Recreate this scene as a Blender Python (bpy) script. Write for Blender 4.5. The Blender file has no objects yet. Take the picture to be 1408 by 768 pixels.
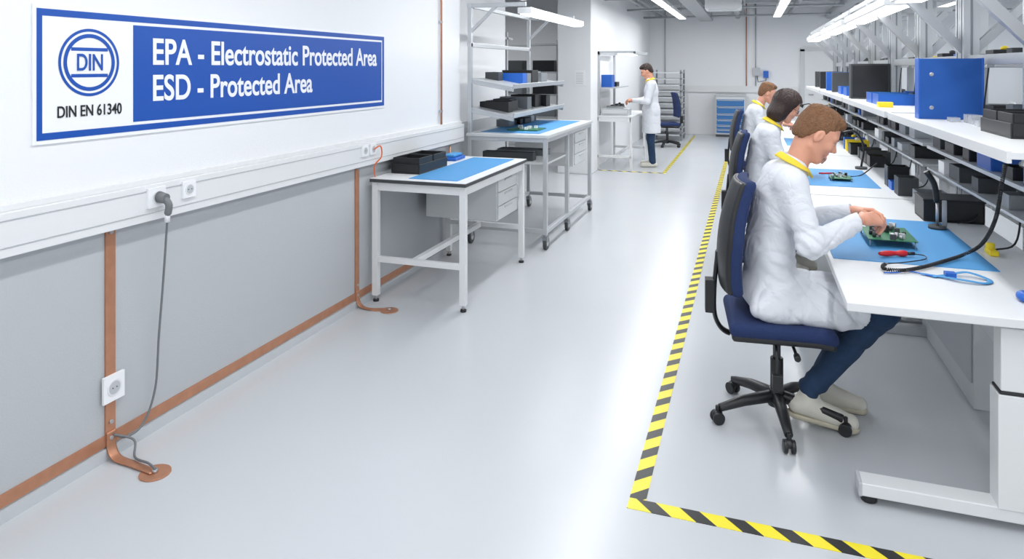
import bpy, bmesh, math, random
import numpy as np
from mathutils import Vector, Matrix, Euler
random.seed(4)
scene=bpy.context.scene
try:
    scene.view_settings.view_transform='Standard'
except Exception: pass

# ---------------------------------------------------------------- materials
def mat(name,col,rough=.5,metal=0,bump=0,bscale=40,emit=0,var=0,vscale=6,spec=.5,alpha=1,trans=0,dist=.01,distort=0):
    m=bpy.data.materials.new(name); m.use_nodes=True
    nt=m.node_tree; b=nt.nodes['Principled BSDF']
    b.inputs['Base Color'].default_value=(*col,1); b.inputs['Roughness'].default_value=rough
    b.inputs['Metallic'].default_value=metal
    b.inputs['Specular IOR Level'].default_value=spec
    if trans: b.inputs['Transmission Weight'].default_value=trans
    tc=nt.nodes.new('ShaderNodeTexCoord')
    if var:
        n=nt.nodes.new('ShaderNodeTexNoise'); n.inputs['Scale'].default_value=vscale; n.inputs['Detail'].default_value=4
        nt.links.new(tc.outputs['Object'],n.inputs['Vector'])
        mx=nt.nodes.new('ShaderNodeMix'); mx.data_type='RGBA'
        mx.inputs[6].default_value=(*[max(0,c*(1-var)) for c in col],1); mx.inputs[7].default_value=(*[min(1,c*(1+var)) for c in col],1)
        nt.links.new(n.outputs['Fac'],mx.inputs[0]); nt.links.new(mx.outputs[2],b.inputs['Base Color'])
    if bump:
        n=nt.nodes.new('ShaderNodeTexNoise'); n.inputs['Scale'].default_value=bscale; n.inputs['Detail'].default_value=3; n.inputs['Distortion'].default_value=distort
        nt.links.new(tc.outputs['Object'],n.inputs['Vector'])
        bp=nt.nodes.new('ShaderNodeBump'); bp.inputs['Strength'].default_value=bump; bp.inputs['Distance'].default_value=dist
        nt.links.new(n.outputs['Fac'],bp.inputs['Height']); nt.links.new(bp.outputs[0],b.inputs['Normal'])
    if emit:
        b.inputs['Emission Color'].default_value=(*col,1); b.inputs['Emission Strength'].default_value=emit
    return m
def srgb(r,g,b):
    f=lambda c:(c/255/12.92) if c/255<=.04045 else ((c/255+.055)/1.055)**2.4
    return (f(r),f(g),f(b))
M={}
M['white']=mat('white_paint',(.80,.81,.83),.6,bump=.05,bscale=120)
M['floor']=mat('epoxy_floor',(.525,.545,.57),.27,bump=.03,bscale=25,var=.03,vscale=1.5)
M['ceil']=mat('ceiling_paint',(.50,.52,.54),.8)
M['duct']=mat('duct_plastic',(.74,.75,.76),.4)
M['bench']=mat('bench_white',(.74,.75,.76),.4)
M['frame']=mat('powder_grey',(.60,.62,.63),.4)
M['alu']=mat('aluminium',(.55,.57,.59),.35,metal=.45)
M['alud']=mat('aluminium_dark',(.25,.27,.29),.4,metal=.4)
M['copper']=mat('copper',(.52,.25,.15),.42,metal=.55,var=.2,vscale=20)
M['blue']=mat('sign_blue',srgb(12,76,166),.4)
M['signw']=mat('sign_white',(.84,.85,.87),.35)
M['mat']=mat('esd_mat_blue',srgb(72,146,202),.6,bump=.05,bscale=200)
M['black']=mat('black_plastic',(.012,.013,.015),.4)
M['dark']=mat('dark_grey',(.05,.055,.06),.5)
M['edge']=mat('desk_edge',(.48,.50,.52),.4)
M['fabric']=mat('chair_fabric',srgb(30,48,92),.9,bump=.4,bscale=300,var=.15,vscale=90)
M['coat']=mat('coat_cloth',(.70,.72,.765),.85,bump=.5,bscale=8,dist=.03,distort=1.6)
M['jeans']=mat('denim',srgb(32,56,86),.9,bump=.4,bscale=16,dist=.02,distort=1,var=.3,vscale=14)
M['skin']=mat('skin',srgb(216,156,130),.5,bump=.05,bscale=100,var=.08,vscale=20)
M['hairb']=mat('hair_brown',srgb(122,84,54),.6,bump=.9,bscale=130,var=.4,vscale=60)
M['haird']=mat('hair_dark',srgb(44,24,19),.45,bump=.6,bscale=80,var=.3,vscale=50)
M['yel']=mat('collar_yellow',srgb(236,206,60),.8)
M['yelp']=mat('yellow_plastic',srgb(240,214,40),.5)
M['bluep']=mat('blue_plastic',srgb(30,96,190),.4)
M['binder']=mat('blue_binder',srgb(20,86,170),.5,bump=.05,bscale=90)
M['drawblue']=mat('cabinet_blue',srgb(50,110,170),.5)
M['red']=mat('red_plastic',srgb(205,35,40),.35)
M['pcb']=mat('pcb_green',(.02,.16,.07),.35,var=.4,vscale=60)
M['cable']=mat('cable_grey',(.16,.17,.18),.5)
M['orange']=mat('cable_orange',srgb(225,110,50),.5)
M['shoe']=mat('shoe_cream',(.62,.60,.53),.6)
M['sole']=mat('shoe_sole',(.50,.46,.36),.7)
M['eye']=mat('eye_white',(.8,.8,.78),.2)
M['iris']=mat('iris',(.05,.04,.03),.2)
M['lip']=mat('lip',srgb(190,112,98),.5)
M['clear']=mat('clear_plastic',(.85,.88,.92),.15,trans=.6)
M['glass']=mat('window_pane',(.85,.92,1.0),.1,emit=.9)
M['tube']=mat('lamp_tube',(1,1,1),.3,emit=2.5)
M['pipe']=mat('galvanised_pipe',(.42,.44,.46),.4,metal=.3)
M['screen']=mat('silver_part',(.5,.5,.52),.3,metal=.8)

def two_tone():
    m=bpy.data.materials.new('wall_two_tone'); m.use_nodes=True; nt=m.node_tree; b=nt.nodes['Principled BSDF']
    g=nt.nodes.new('ShaderNodeNewGeometry'); s=nt.nodes.new('ShaderNodeSeparateXYZ'); nt.links.new(g.outputs['Position'],s.inputs[0])
    gt=nt.nodes.new('ShaderNodeMath'); gt.operation='GREATER_THAN'; gt.inputs[1].default_value=1.08; nt.links.new(s.outputs['Z'],gt.inputs[0])
    mx=nt.nodes.new('ShaderNodeMix'); mx.data_type='RGBA'; mx.inputs[6].default_value=(.46,.48,.50,1); mx.inputs[7].default_value=(.80,.81,.83,1)
    nt.links.new(gt.outputs[0],mx.inputs[0]); nt.links.new(mx.outputs[2],b.inputs['Base Color'])
    n=nt.nodes.new('ShaderNodeTexNoise'); n.inputs['Scale'].default_value=140; nt.links.new(g.outputs['Position'],n.inputs['Vector'])
    bp=nt.nodes.new('ShaderNodeBump'); bp.inputs['Strength'].default_value=.25; bp.inputs['Distance'].default_value=.004
    nt.links.new(n.outputs['Fac'],bp.inputs['Height']); nt.links.new(bp.outputs[0],b.inputs['Normal']); b.inputs['Roughness'].default_value=.55
    return m
M['wall']=two_tone()
def tape(name,sx):
    m=bpy.data.materials.new(name); m.use_nodes=True; nt=m.node_tree; b=nt.nodes['Principled BSDF']
    g=nt.nodes.new('ShaderNodeNewGeometry'); s=nt.nodes.new('ShaderNodeSeparateXYZ'); nt.links.new(g.outputs['Position'],s.inputs[0])
    a=nt.nodes.new('ShaderNodeMath'); a.operation='MULTIPLY_ADD'; a.inputs[1].default_value=sx; nt.links.new(s.outputs['X'],a.inputs[0]); nt.links.new(s.outputs['Y'],a.inputs[2])
    d=nt.nodes.new('ShaderNodeMath'); d.operation='DIVIDE'; d.inputs[1].default_value=.165; nt.links.new(a.outputs[0],d.inputs[0])
    f=nt.nodes.new('ShaderNodeMath'); f.operation='FRACT'; nt.links.new(d.outputs[0],f.inputs[0])
    t=nt.nodes.new('ShaderNodeMath'); t.operation='GREATER_THAN'; t.inputs[1].default_value=.45; nt.links.new(f.outputs[0],t.inputs[0])
    mx=nt.nodes.new('ShaderNodeMix'); mx.data_type='RGBA'; mx.inputs[6].default_value=(.03,.03,.03,1); mx.inputs[7].default_value=(*srgb(238,220,50),1)
    nt.links.new(t.outputs[0],mx.inputs[0]); nt.links.new(mx.outputs[2],b.inputs['Base Color']); b.inputs['Roughness'].default_value=.4
    return m
M['tapeY']=tape('hazard_tape_a',-1); M['tapeX']=tape('hazard_tape_b',1)

# ---------------------------------------------------------------- builder
class B:
    def __init__(s): s.bm=bmesh.new(); s.mats=[]
    def mi(s,m):
        if m not in s.mats: s.mats.append(m)
        return s.mats.index(m)
    def box(s,lo,hi,m,rot=None,piv=None):
        lo=Vector(lo);hi=Vector(hi);c=(lo+hi)/2;d=hi-lo
        T=Matrix.Translation(c)
        if rot is not None:
            p=Vector(piv) if piv is not None else c
            T=Matrix.Translation(p)@rot.to_4x4()@Matrix.Translation(c-p)
        r=bmesh.ops.create_cube(s.bm,size=1,matrix=T@Matrix.Diagonal((abs(d.x),abs(d.y),abs(d.z),1)))
        i=s.mi(m)
        for f in {f for v in r['verts'] for f in v.link_faces}: f.material_index=i
    def beam(s,a,b,w,h,m,up=(0,0,1)):
        a=Vector(a);b=Vector(b);x=(b-a).normalized();u=Vector(up)
        if abs(x.dot(u))>.98:u=Vector((1,0,0))
        y=u.cross(x).normalized();z=x.cross(y)
        R=Matrix((x,y,z)).transposed()
        T=Matrix.Translation((a+b)/2)@R.to_4x4()
        r=bmesh.ops.create_cube(s.bm,size=1,matrix=T@Matrix.Diagonal(((b-a).length,w,h,1)))
        i=s.mi(m)
        for f in {f for v in r['verts'] for f in v.link_faces}: f.material_index=i
    def cyl(s,a,b,r,m,r2=None,seg=20):
        a=Vector(a);b=Vector(b);z=(b-a)
        T=Matrix.Translation((a+b)/2)@z.to_track_quat('Z','Y').to_matrix().to_4x4()
        q=bmesh.ops.create_cone(s.bm,cap_ends=True,segments=seg,radius1=r,radius2=r if r2 is None else r2,depth=z.length,matrix=T)
        i=s.mi(m)
        for f in {f for v in q['verts'] for f in v.link_faces}:
            f.material_index=i
            if len(f.verts)==4:f.smooth=True
    def sph(s,c,r,m,sc=(1,1,1),seg=14):
        q=bmesh.ops.create_uvsphere(s.bm,u_segments=seg,v_segments=seg//2+2,radius=r,matrix=Matrix.Translation(c)@Matrix.Diagonal((*sc,1)))
        i=s.mi(m)
        for f in {f for v in q['verts'] for f in v.link_faces}: f.material_index=i;f.smooth=True
    def tube(s,pts,r,m,seg=8,flat=None,up=None):
        pts=[Vector(p) for p in pts];i=s.mi(m);rings=[];n=None
        for k,p in enumerate(pts):
            t=(pts[min(k+1,len(pts)-1)]-pts[max(k-1,0)]).normalized()
            if up is not None:
                u=Vector(up[k]) if isinstance(up,list) else Vector(up)
                n=u-t*t.dot(u); n.normalize()
            elif n is None: n=t.orthogonal().normalized()
            else:
                n=n-t*t.dot(n); n=n.normalized() if n.length>1e-6 else t.orthogonal().normalized()
            bb=t.cross(n); rr=r[k] if isinstance(r,(list,tuple)) else r
            rn,rb=(rr,rr) if flat is None else (flat,rr)
            rings.append([s.bm.verts.new(p+n*rn*math.cos(2*math.pi*j/seg)+bb*rb*math.sin(2*math.pi*j/seg)) for j in range(seg)])
        for a,b in zip(rings[:-1],rings[1:]):
            for j in range(seg):
                f=s.bm.faces.new((a[j],a[(j+1)%seg],b[(j+1)%seg],b[j])); f.material_index=i; f.smooth=True
        for rg in (rings[0],rings[-1]):
            try: f=s.bm.faces.new(rg);f.material_index=i
            except Exception: pass
    def tray(s,lo,hi,m,t=.006,fill=None):
        x0,y0,z0=lo;x1,y1,z1=hi
        s.box((x0,y0,z0),(x1,y1,z0+t),m)
        s.box((x0,y0,z0+t),(x0+t,y1,z1),m);s.box((x1-t,y0,z0+t),(x1,y1,z1),m)
        s.box((x0+t,y0,z0+t),(x1-t,y0+t,z1),m);s.box((x0+t,y1-t,z0+t),(x1-t,y1,z1),m)
        if fill: s.box((x0+t,y0+t,z0+t),(x1-t,y1-t,z0+(z1-z0)*.6),fill)
    def done(s,name,bevel=0,parent=None,seg=2):
        bmesh.ops.recalc_face_normals(s.bm,faces=s.bm.faces)
        me=bpy.data.meshes.new(name); s.bm.to_mesh(me); s.bm.free()
        for m in s.mats: me.materials.append(M[m])
        o=bpy.data.objects.new(name,me); scene.collection.objects.link(o)
        if bevel:
            b=o.modifiers.new('bevel','BEVEL'); b.width=bevel;b.segments=seg;b.limit_method='ANGLE';b.angle_limit=math.radians(50)
        if parent: o.parent=parent
        return o
def smooth_path(pts,n=8):
    P=[Vector(p) for p in pts];P=[P[0]*2-P[1]]+P+[P[-1]*2-P[-2]];out=[]
    for i in range(1,len(P)-2):
        for k in range(n):
            t=k/n;a,b,c,d=P[i-1:i+3]
            out.append(.5*((2*b)+(c-a)*t+(2*a-5*b+4*c-d)*t*t+(3*b-a-3*c+d)*t**3))
    out.append(P[-2]);return out
def empty(name,loc=(0,0,0),rz=0):
    e=bpy.data.objects.new(name,None);e.location=loc;e.rotation_euler=(0,0,rz);scene.collection.objects.link(e);e.empty_display_size=.1;return e

# ---------------------------------------------------------------- SDF modelling
def cap(a,b,ra,rb=None,k=.02,op=1,s=(1,1,1)): return ('c',a,b,ra,ra if rb is None else rb,k,op,s)
def ell(c,r,k=.02,op=1,ry=0): return ('e',c,r,ry,0,k,op,None)
def rbx(c,h,r,k=.01,op=1,ry=0): return ('b',c,h,r,ry,k,op,None)
def feval(prims,P,post=None):
    X,Y,Z=P;d=None
    for p in prims:
        t,k,op=p[0],p[5],p[6]
        if t=='c':
            s=p[7];a=[p[1][i]*s[i] for i in range(3)];b=[p[2][i]*s[i] for i in range(3)]
            ba=[b[i]-a[i] for i in range(3)];L=sum(v*v for v in ba)+1e-9
            px,py,pz=X*s[0]-a[0],Y*s[1]-a[1],Z*s[2]-a[2]
            h=np.clip((px*ba[0]+py*ba[1]+pz*ba[2])/L,0,1)
            q=np.sqrt((px-ba[0]*h)**2+(py-ba[1]*h)**2+(pz-ba[2]*h)**2)-(p[3]+(p[4]-p[3])*h)
        else:
            ry=p[3] if t=='e' else p[4]
            x,y,z=X-p[1][0],Y-p[1][1],Z-p[1][2]
            if ry:
                c,s_=math.cos(ry),math.sin(ry); x,z=x*c-z*s_,x*s_+z*c
            r=p[2]
            if t=='e':
                k0=np.sqrt((x/r[0])**2+(y/r[1])**2+(z/r[2])**2);k1=np.sqrt((x/r[0]**2)**2+(y/r[1]**2)**2+(z/r[2]**2)**2)+1e-6
                q=k0*(k0-1)/k1
            else:
                rr=p[3];ax,ay,az=np.abs(x)-r[0]+rr,np.abs(y)-r[1]+rr,np.abs(z)-r[2]+rr
                q=np.sqrt(np.maximum(ax,0)**2+np.maximum(ay,0)**2+np.maximum(az,0)**2)+np.minimum(np.maximum(ax,np.maximum(ay,az)),0)-rr
        if d is None: d=q;continue
        if op>0:
            h=np.clip(.5+.5*(d-q)/k,0,1); d=d+(q-d)*h-k*h*(1-h)
        else:
            q=-q;h=np.clip(.5-.5*(d-q)/k,0,1); d=d+(q-d)*h+k*h*(1-h)
    if post is not None: d=post(d,X,Y,Z)
    return d
def sdf(name,prims,lo,hi,res,m,post=None,parent=None,warp=None,mat4=None):
    ax=[np.arange(lo[i],hi[i]+res,res,dtype=np.float32) for i in range(3)]
    X,Y,Z=np.meshgrid(*ax,indexing='ij')
    P=(X,Y,Z) if warp is None else warp(X,Y,Z)
    F=feval(prims,P,post)
    F[0]=F[-1]=1;F[:,0]=F[:,-1]=1;F[:,:,0]=F[:,:,-1]=1
    S=F<0;n=[a-1 for a in F.shape]
    sl=lambda A,o:A[o[0]:o[0]+n[0],o[1]:o[1]+n[1],o[2]:o[2]+n[2]]
    cs=[(i,j,k) for i in(0,1) for j in(0,1) for k in(0,1)]
    cnt=sum(sl(S,c).astype(np.int8) for c in cs);mask=(cnt>0)&(cnt<8)
    idx=-np.ones(n,dtype=np.int64);N=int(mask.sum());idx[mask]=np.arange(N)
    base=np.argwhere(mask).astype(np.float32);acc=np.zeros((N,3),np.float32);w=np.zeros((N,1),np.float32)
    vals={c:sl(F,c)[mask] for c in cs}
    for a in cs:
        for dm in range(3):
            if a[dm]: continue
            b=list(a);b[dm]=1;b=tuple(b);fa,fb=vals[a],vals[b];cr=(fa<0)!=(fb<0)
            t=np.where(cr,fa/np.where(cr,fa-fb,1),0)
            pos=np.tile(np.array(a,np.float32),(N,1));pos[:,dm]+=t
            acc+=pos*cr[:,None];w+=cr[:,None]
    V=(base+acc/np.maximum(w,1))*res+np.array(lo,np.float32)
    quads=[]
    for dm in range(3):
        o1,o2=(dm+1)%3,(dm+2)%3
        A=[slice(None)]*3;Bs=[slice(None)]*3
        A[dm]=slice(0,-1);Bs[dm]=slice(1,None)
        cr=S[tuple(A)]!=S[tuple(Bs)];e=np.argwhere(cr)
        e=e[(e[:,o1]>0)&(e[:,o2]>0)&(e[:,o1]<n[o1])&(e[:,o2]<n[o2])]
        ins=S[tuple(e.T)]
        def g(d1,d2):
            q=e.copy();q[:,o1]-=d1;q[:,o2]-=d2;return idx[tuple(q.T)]
        q=np.stack([g(1,1),g(0,1),g(0,0),g(1,0)],1)
        q[~ins]=q[~ins][:,::-1];quads.append(q)
    Q=np.concatenate(quads);Q=Q[(Q>=0).all(1)]
    me=bpy.data.meshes.new(name);me.from_pydata(V.tolist(),[],Q.tolist());me.materials.append(M[m])
    me.polygons.foreach_set('use_smooth',[True]*len(me.polygons));me.update()
    o=bpy.data.objects.new(name,me);scene.collection.objects.link(o)
    if parent: o.parent=parent
    if mat4 is not None: o.matrix_basis=mat4
    return o

# ---------------------------------------------------------------- people
def head(par,c,pitch,yaw,neck,hairm,style,res,glasses=False):
    R=Matrix.Rotation(yaw,3,'Z')@Matrix.Rotation(pitch,3,'Y')
    T=Matrix.Translation(c)@R.to_4x4()
    nb=R.inverted()@(Vector(neck)-Vector(c))
    pr=[ell((-.012,0,.032),(.100,.077,.090)),ell((.028,0,-.022),(.068,.062,.088),k=.03),
        cap((.066,-.010,-.101),(.066,.010,-.101),.020,k=.026)]
    for s in(-1,1):
        pr+=[cap((.0,s*.050,-.060),(.055,s*.020,-.099),.018,k=.026),
             cap((.078,s*.012,.026),(.064,s*.045,.024),.011,k=.014),
             ell((.060,s*.040,-.026),(.026,.022,.020),k=.02)]
    pr+=[cap((-.035,0,-.04),tuple(nb),.048,.058,k=.02)]
    pr+=[cap((.088,0,.012),(.111,0,-.022),.0070,.0105,k=.010),cap((.099,-.010,-.029),(.099,.010,-.029),.0080,k=.007)]
    for s in(-1,1): pr+=[ell((.094,s*.031,.003),(.017,.017,.012),k=.012,op=-1)]
    pr+=[cap((.087,-.016,-.052),(.087,.016,-.052),.0075,k=.006),cap((.085,-.014,-.063),(.085,.014,-.063),.0080,k=.006),
         cap((.099,-.018,-.0575),(.099,.018,-.0575),.003,k=.004,op=-1),cap((.094,-.012,-.076),(.094,.012,-.076),.006,k=.010,op=-1)]
    for s in(-1,1):
        pr+=[ell((-.008,s*.077,-.008),(.019,.009,.032),k=.008,ry=.2),ell((-.004,s*.087,-.004),(.010,.007,.018),k=.006,op=-1)]
    lo=(-.17,-.13,-.24);hi=(.15,.13,.15)
    sdf('head',pr,lo,hi,res,'skin',parent=par,mat4=T)
    hx=[-.2,-.06,-.045,-.02,.012,.022,.05,.080,.12] if style=='short' else [-.2,-.04,.0,.03,.045,.07,.12]
    hz=[-.060,-.058,-.030,.012,.000,.040,.060,.078,.085] if style=='short' else [-.17,-.17,-.15,-.10,.0,.070,.09]
    th=.004 if style=='short' else .022
    hp=[ell((-.014,0,.036),(.100+th,.076+th*.8,.090+th)),ell((-.05,0,-.02),(.060+th*.5,.062+th*.6,.06),k=.02)]
    if style!='short': hp+=[ell((-.035,0,-.08),(.088,.100,.095),k=.03)]
    else: hp+=[ell((.035,0,.100),(.055,.058,.024),k=.03),ell((-.02,0,.10),(.08,.06,.032),k=.03)]
    def post(d,X,Y,Z):
        h=np.interp(X,hx,hz).astype(np.float32)+.005*np.sin(X*300+Y*80)*np.sin(Y*230)
        up=np.clip((Z-.02)*12,0.25,1)
        d=d-.0022*up*np.sin(X*90+3*np.sin(Y*60)+Z*50)*np.sin(Y*120+3*np.sin(X*60))-.0020*up*np.sin(Y*420+X*60+4*np.sin(X*40))
        q=(h-Z)*.7;kk=.004;t=np.clip(.5-.5*(d-q)/kk,0,1)
        return d+(q-d)*t+kk*t*(1-t)
    sdf('hair',hp,lo,(.15,.13,.17),res*.72,hairm,post=post,parent=par,mat4=T)
    b=B()
    for s in(-1,1):
        b.sph((.0715,s*.031,.001),.0125,'eye');b.sph((.0808,s*.031,-.002),.0050,'iris',sc=(.7,1,1))
        b.tube([(.074,s*.031+.0145*math.cos(t),.002+.007*math.sin(t)) for t in np.linspace(.1,math.pi-.1,7)],.0050,'skin',seg=6)
        b.tube([(.090,s*.014,.024),(.088,s*.03,.028),(.075,s*.047,.023)],[.0025,.0035,.002],hairm,seg=6)
        if glasses:
            b.tube([(.098,s*.031+.021*math.cos(t),.0+.015*math.sin(t)) for t in np.linspace(0,2*math.pi,20)],.0018,'black',seg=5)
            b.tube([(.098,s*.052,.004),(.04,s*.075,.006),(-.01,s*.082,.008)],.0018,'black',seg=5)
    if glasses:b.tube([(.098,-.010,.003),(.102,0,.005),(.098,.010,.003)],.0018,'black',seg=5)
    b.tube([(.089,-.018,-.058),(.0935,0,-.0575),(.089,.018,-.058)],[.0012,.0025,.0012],'lip',seg=6)
    e=b.done('eyes_and_brows',parent=par);e.matrix_basis=T
def hand(par,side,w,f,back,res,curl=(.5,.75,.4),sc=1.1):
    f=Vector(f).normalized();z=Vector(back);z=(z-f*z.dot(f)).normalized();y=z.cross(f)
    T=Matrix.Translation(w)@Matrix((f,y,z)).transposed().to_4x4()@Matrix.Scale(sc,4)
    s=1 if side=='r' else -1
    pr=[cap((-.018,0,0),(.015,0,0),.020,.022,k=.01,s=(1,.85,1))]
    ys=[.030,.010,-.010,-.029];x0=[.085,.090,.085,.076]
    for y_,x_ in zip(ys,x0): pr.append(cap((.012,s*y_*.5,0),(x_,s*y_,.001),.0145,.0105,k=.014))
    L=[(.042,.025,.020),(.046,.029,.021),(.042,.027,.020),(.033,.020,.018)]
    for n,(y_,x_,l) in enumerate(zip(ys,x0,L)):
        p=Vector((x_,s*y_,.001));a=0;r=.0092 if n<3 else .008
        for j in range(3):
            a+=curl[j]*(1+.08*n);sp=s*(1.5-n)*.05
            q=p+Vector((math.cos(a),sp,-math.sin(a)))*l[j]
            pr.append(cap(tuple(p),tuple(q),r,r*.92,k=.003));p=q;r*=.92
    tp=[(.02,s*.022,-.006),(.048,s*.046,-.018),(.074,s*.050,-.034),(.092,s*.040,-.048)]
    tr=[.016,.0125,.0105,.009]
    for j in range(3): pr.append(cap(tp[j],tp[j+1],tr[j],tr[j+1],k=.008 if j==0 else .004))
    return sdf('hand_'+side,pr,(-.06,-.075,-.125),(.2,.075,.035),res,'skin',parent=par,mat4=T)
def wr(amp,joints=()):
    def post(d,X,Y,Z):
        n=np.sin(34*(Z+.6*X)+3.5*np.sin(9*Y+8*X)+2*np.sin(21*X+13*Z))*.3+np.sin(52*(X-.5*Z)+3*np.sin(14*Y+11*Z))*.2
        r1=(1-np.abs(np.sin(12*(Z+.9*X)+2.2*np.sin(6*Y+7*X)+1.3*np.sin(11*Z-5*Y))))**5
        r2=(1-np.abs(np.sin(10*(Z-1.1*X+.6*Y)+2.5*np.sin(7*Z)+1.1*np.sin(17*X))))**5
        lowr=np.clip((1.12-Z)*5,.15,1)
        d=d-amp*n*lowr+amp*lowr*(1.4*r1+1.4*r2)
        for J,A in joints:
            g=np.exp(-((X-J[0])**2+(Y-J[1])**2+(Z-J[2])**2)/.006)
            al=(X-J[0])*A[0]+(Z-J[2])*A[2]
            d=d+amp*1.2*g*np.sin(130*al+2*np.sin(30*(Y-J[1])+20*Z))
        return d
    return post
def collar(e,cx,cz,rx,ry,tilt,front):
    b=B();pts=[];ups=[]
    for t in np.linspace(.5,2*math.pi-.5,24):
        c,s=math.cos(t),math.sin(t)
        pts.append((cx+rx*c,ry*s,cz-tilt*c));ups.append((.6*c+.1,.6*s,.8))
    f0=front
    pts=[(f0[0],f0[1],f0[2])]+pts+[(f0[0],-f0[1],f0[2])];ups=[(.9,0,.4)]+ups+[(.9,0,.4)]
    b.tube(pts,[.012]+[.020]*24+[.012],'yel',seg=10,flat=.005,up=ups);b.done('collar',parent=e)
def seated(name,loc,rz,hairm,style,q=1.0,wsc=1.0,hp=.5,glasses=False):
    e=empty(name,loc,rz)
    res=.0075*q
    W=wsc
    er=(.095,-.245*W,.905);wrr=(.365,-.095,.995);el=(.12,.245*W,.905);wl=(.375,.10,.995)
    pr=[ell((-.03,0,.63),(.145,.19*W,.12)),ell((-.035,0,.80),(.120,.165*W,.19),k=.06),ell((.0,0,1.03),(.118,.178*W,.19),k=.06,ry=.18),
        cap((.035,-.14*W,1.165),(.035,.14*W,1.165),.064,k=.06),cap((.055,0,1.17),(.085,0,1.235),.085,.060,k=.05)]
    for s,E,Wr in((-1,er,wrr),(1,el,wl)):
        S=(.035,s*.165*W,1.15)
        pr+=[cap(S,E,.066,.058,k=.05),cap(E,Wr,.060,.040,k=.03)]
    for s in(-1,1):
        pr+=[cap((-.02,s*.09,.60),(.34,s*.105,.585),.112,.095,k=.05),cap((-.1,s*.165,.575),(.24,s*.175,.55),.05,.045,k=.05)]
    pr+=[ell((.18,0,.61),(.2,.12,.06),k=.05)]
    w0=wr(.0045,[(er,(.5,0,.86)),(el,(.5,0,.86)),((.03,0,.72),(.3,0,.95)),((.0,-.17,.75),(.3,0,.95))])
    def post(d,X,Y,Z):
        d=w0(d,X,Y,Z)
        d=np.maximum(d,(X-.385-.05*np.sin(Y*14))*1.0)
        for Wr,E in((wrr,er),(wl,el)):
            v=[Wr[i]-E[i] for i in range(3)];L=math.sqrt(sum(t*t for t in v));v=[t/L for t in v]
            pl=(X-Wr[0])*v[0]+(Y-Wr[1])*v[1]+(Z-Wr[2])*v[2]
            near=((X-Wr[0])**2+(Y-Wr[1])**2+(Z-Wr[2])**2)<.01
            d=np.where(near,np.maximum(d,pl),d)
        return np.maximum(d,.50-Z)
    sdf('coat',pr,(-.24,-.36,.46),(.50,.36,1.36),res*.75,'coat',post=post,parent=e)
    pr=[ell((-.02,0,.60),(.12,.16,.09))]
    kn={-1:(.45,-.09,.575),1:(.47,.13,.58)};an={-1:(.14,-.06,.18),1:(.24,.14,.15)}
    for s in(-1,1):
        pr+=[cap((-.0,s*.09,.60),kn[s],.092,.070,k=.03),cap(kn[s],an[s],.070,.052,k=.03)]
    sdf('trousers',pr,(-.16,-.24,.07),(.58,.26,.72),res,'jeans',post=wr(.004,[(kn[-1],(.8,0,.6)),(an[-1],(.5,0,.86))]),parent=e)
    for s,n in((-1,'shoe_r'),(1,'shoe_l')):
        a=an[s];h=(a[0]-.06,a[1]+.01,.095 if s<0 else .06);t=(a[0]+.17,a[1]-.03,.045)
        sdf(n,[cap(h,t,.040,.037,k=.02,s=(1,.92,1)),cap(a,(a[0]-.01,a[1],.12),.045,.045,k=.03),cap((h[0]+.05,h[1],.11),(t[0]-.06,t[1],.070),.035,.03,k=.03)],
            (a[0]-.16,a[1]-.09,.0),(a[0]+.26,a[1]+.09,.24),.006*q,'shoe',post=lambda d,X,Y,Z:np.maximum(d,.022-Z-0*X),parent=e)
        sdf('sole_'+n[-1],[cap((h[0],h[1],.035+(h[2]-.05)*.6),(t[0],t[1],.022),.042,.040,k=.02)],(a[0]-.16,a[1]-.09,-.02),(a[0]+.26,a[1]+.09,.12),.006*q,'sole',
            post=lambda d,X,Y,Z,h=h,t=t:np.maximum(d,np.abs(Z-(.016+(h[2]-.05)*.7*np.clip((t[0]-X)/(t[0]-h[0]),0,1.2)))-.012),parent=e)
    collar(e,.078,1.243,.070,.074,.040,(.155,.032,1.175))
    head(e,(.185,0,1.378),hp,0,(.080,0,1.20),hairm,style,.0035*q,glasses)
    hand(e,'r',wrr,(.80,.50,-.05),(-.2,-.65,.75),.0024 if q<1.2 else .0036)
    hand(e,'l',wl,(.85,-.42,-.02),(-.1,.65,.75),.0024 if q<1.2 else .0036)
    return e
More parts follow.
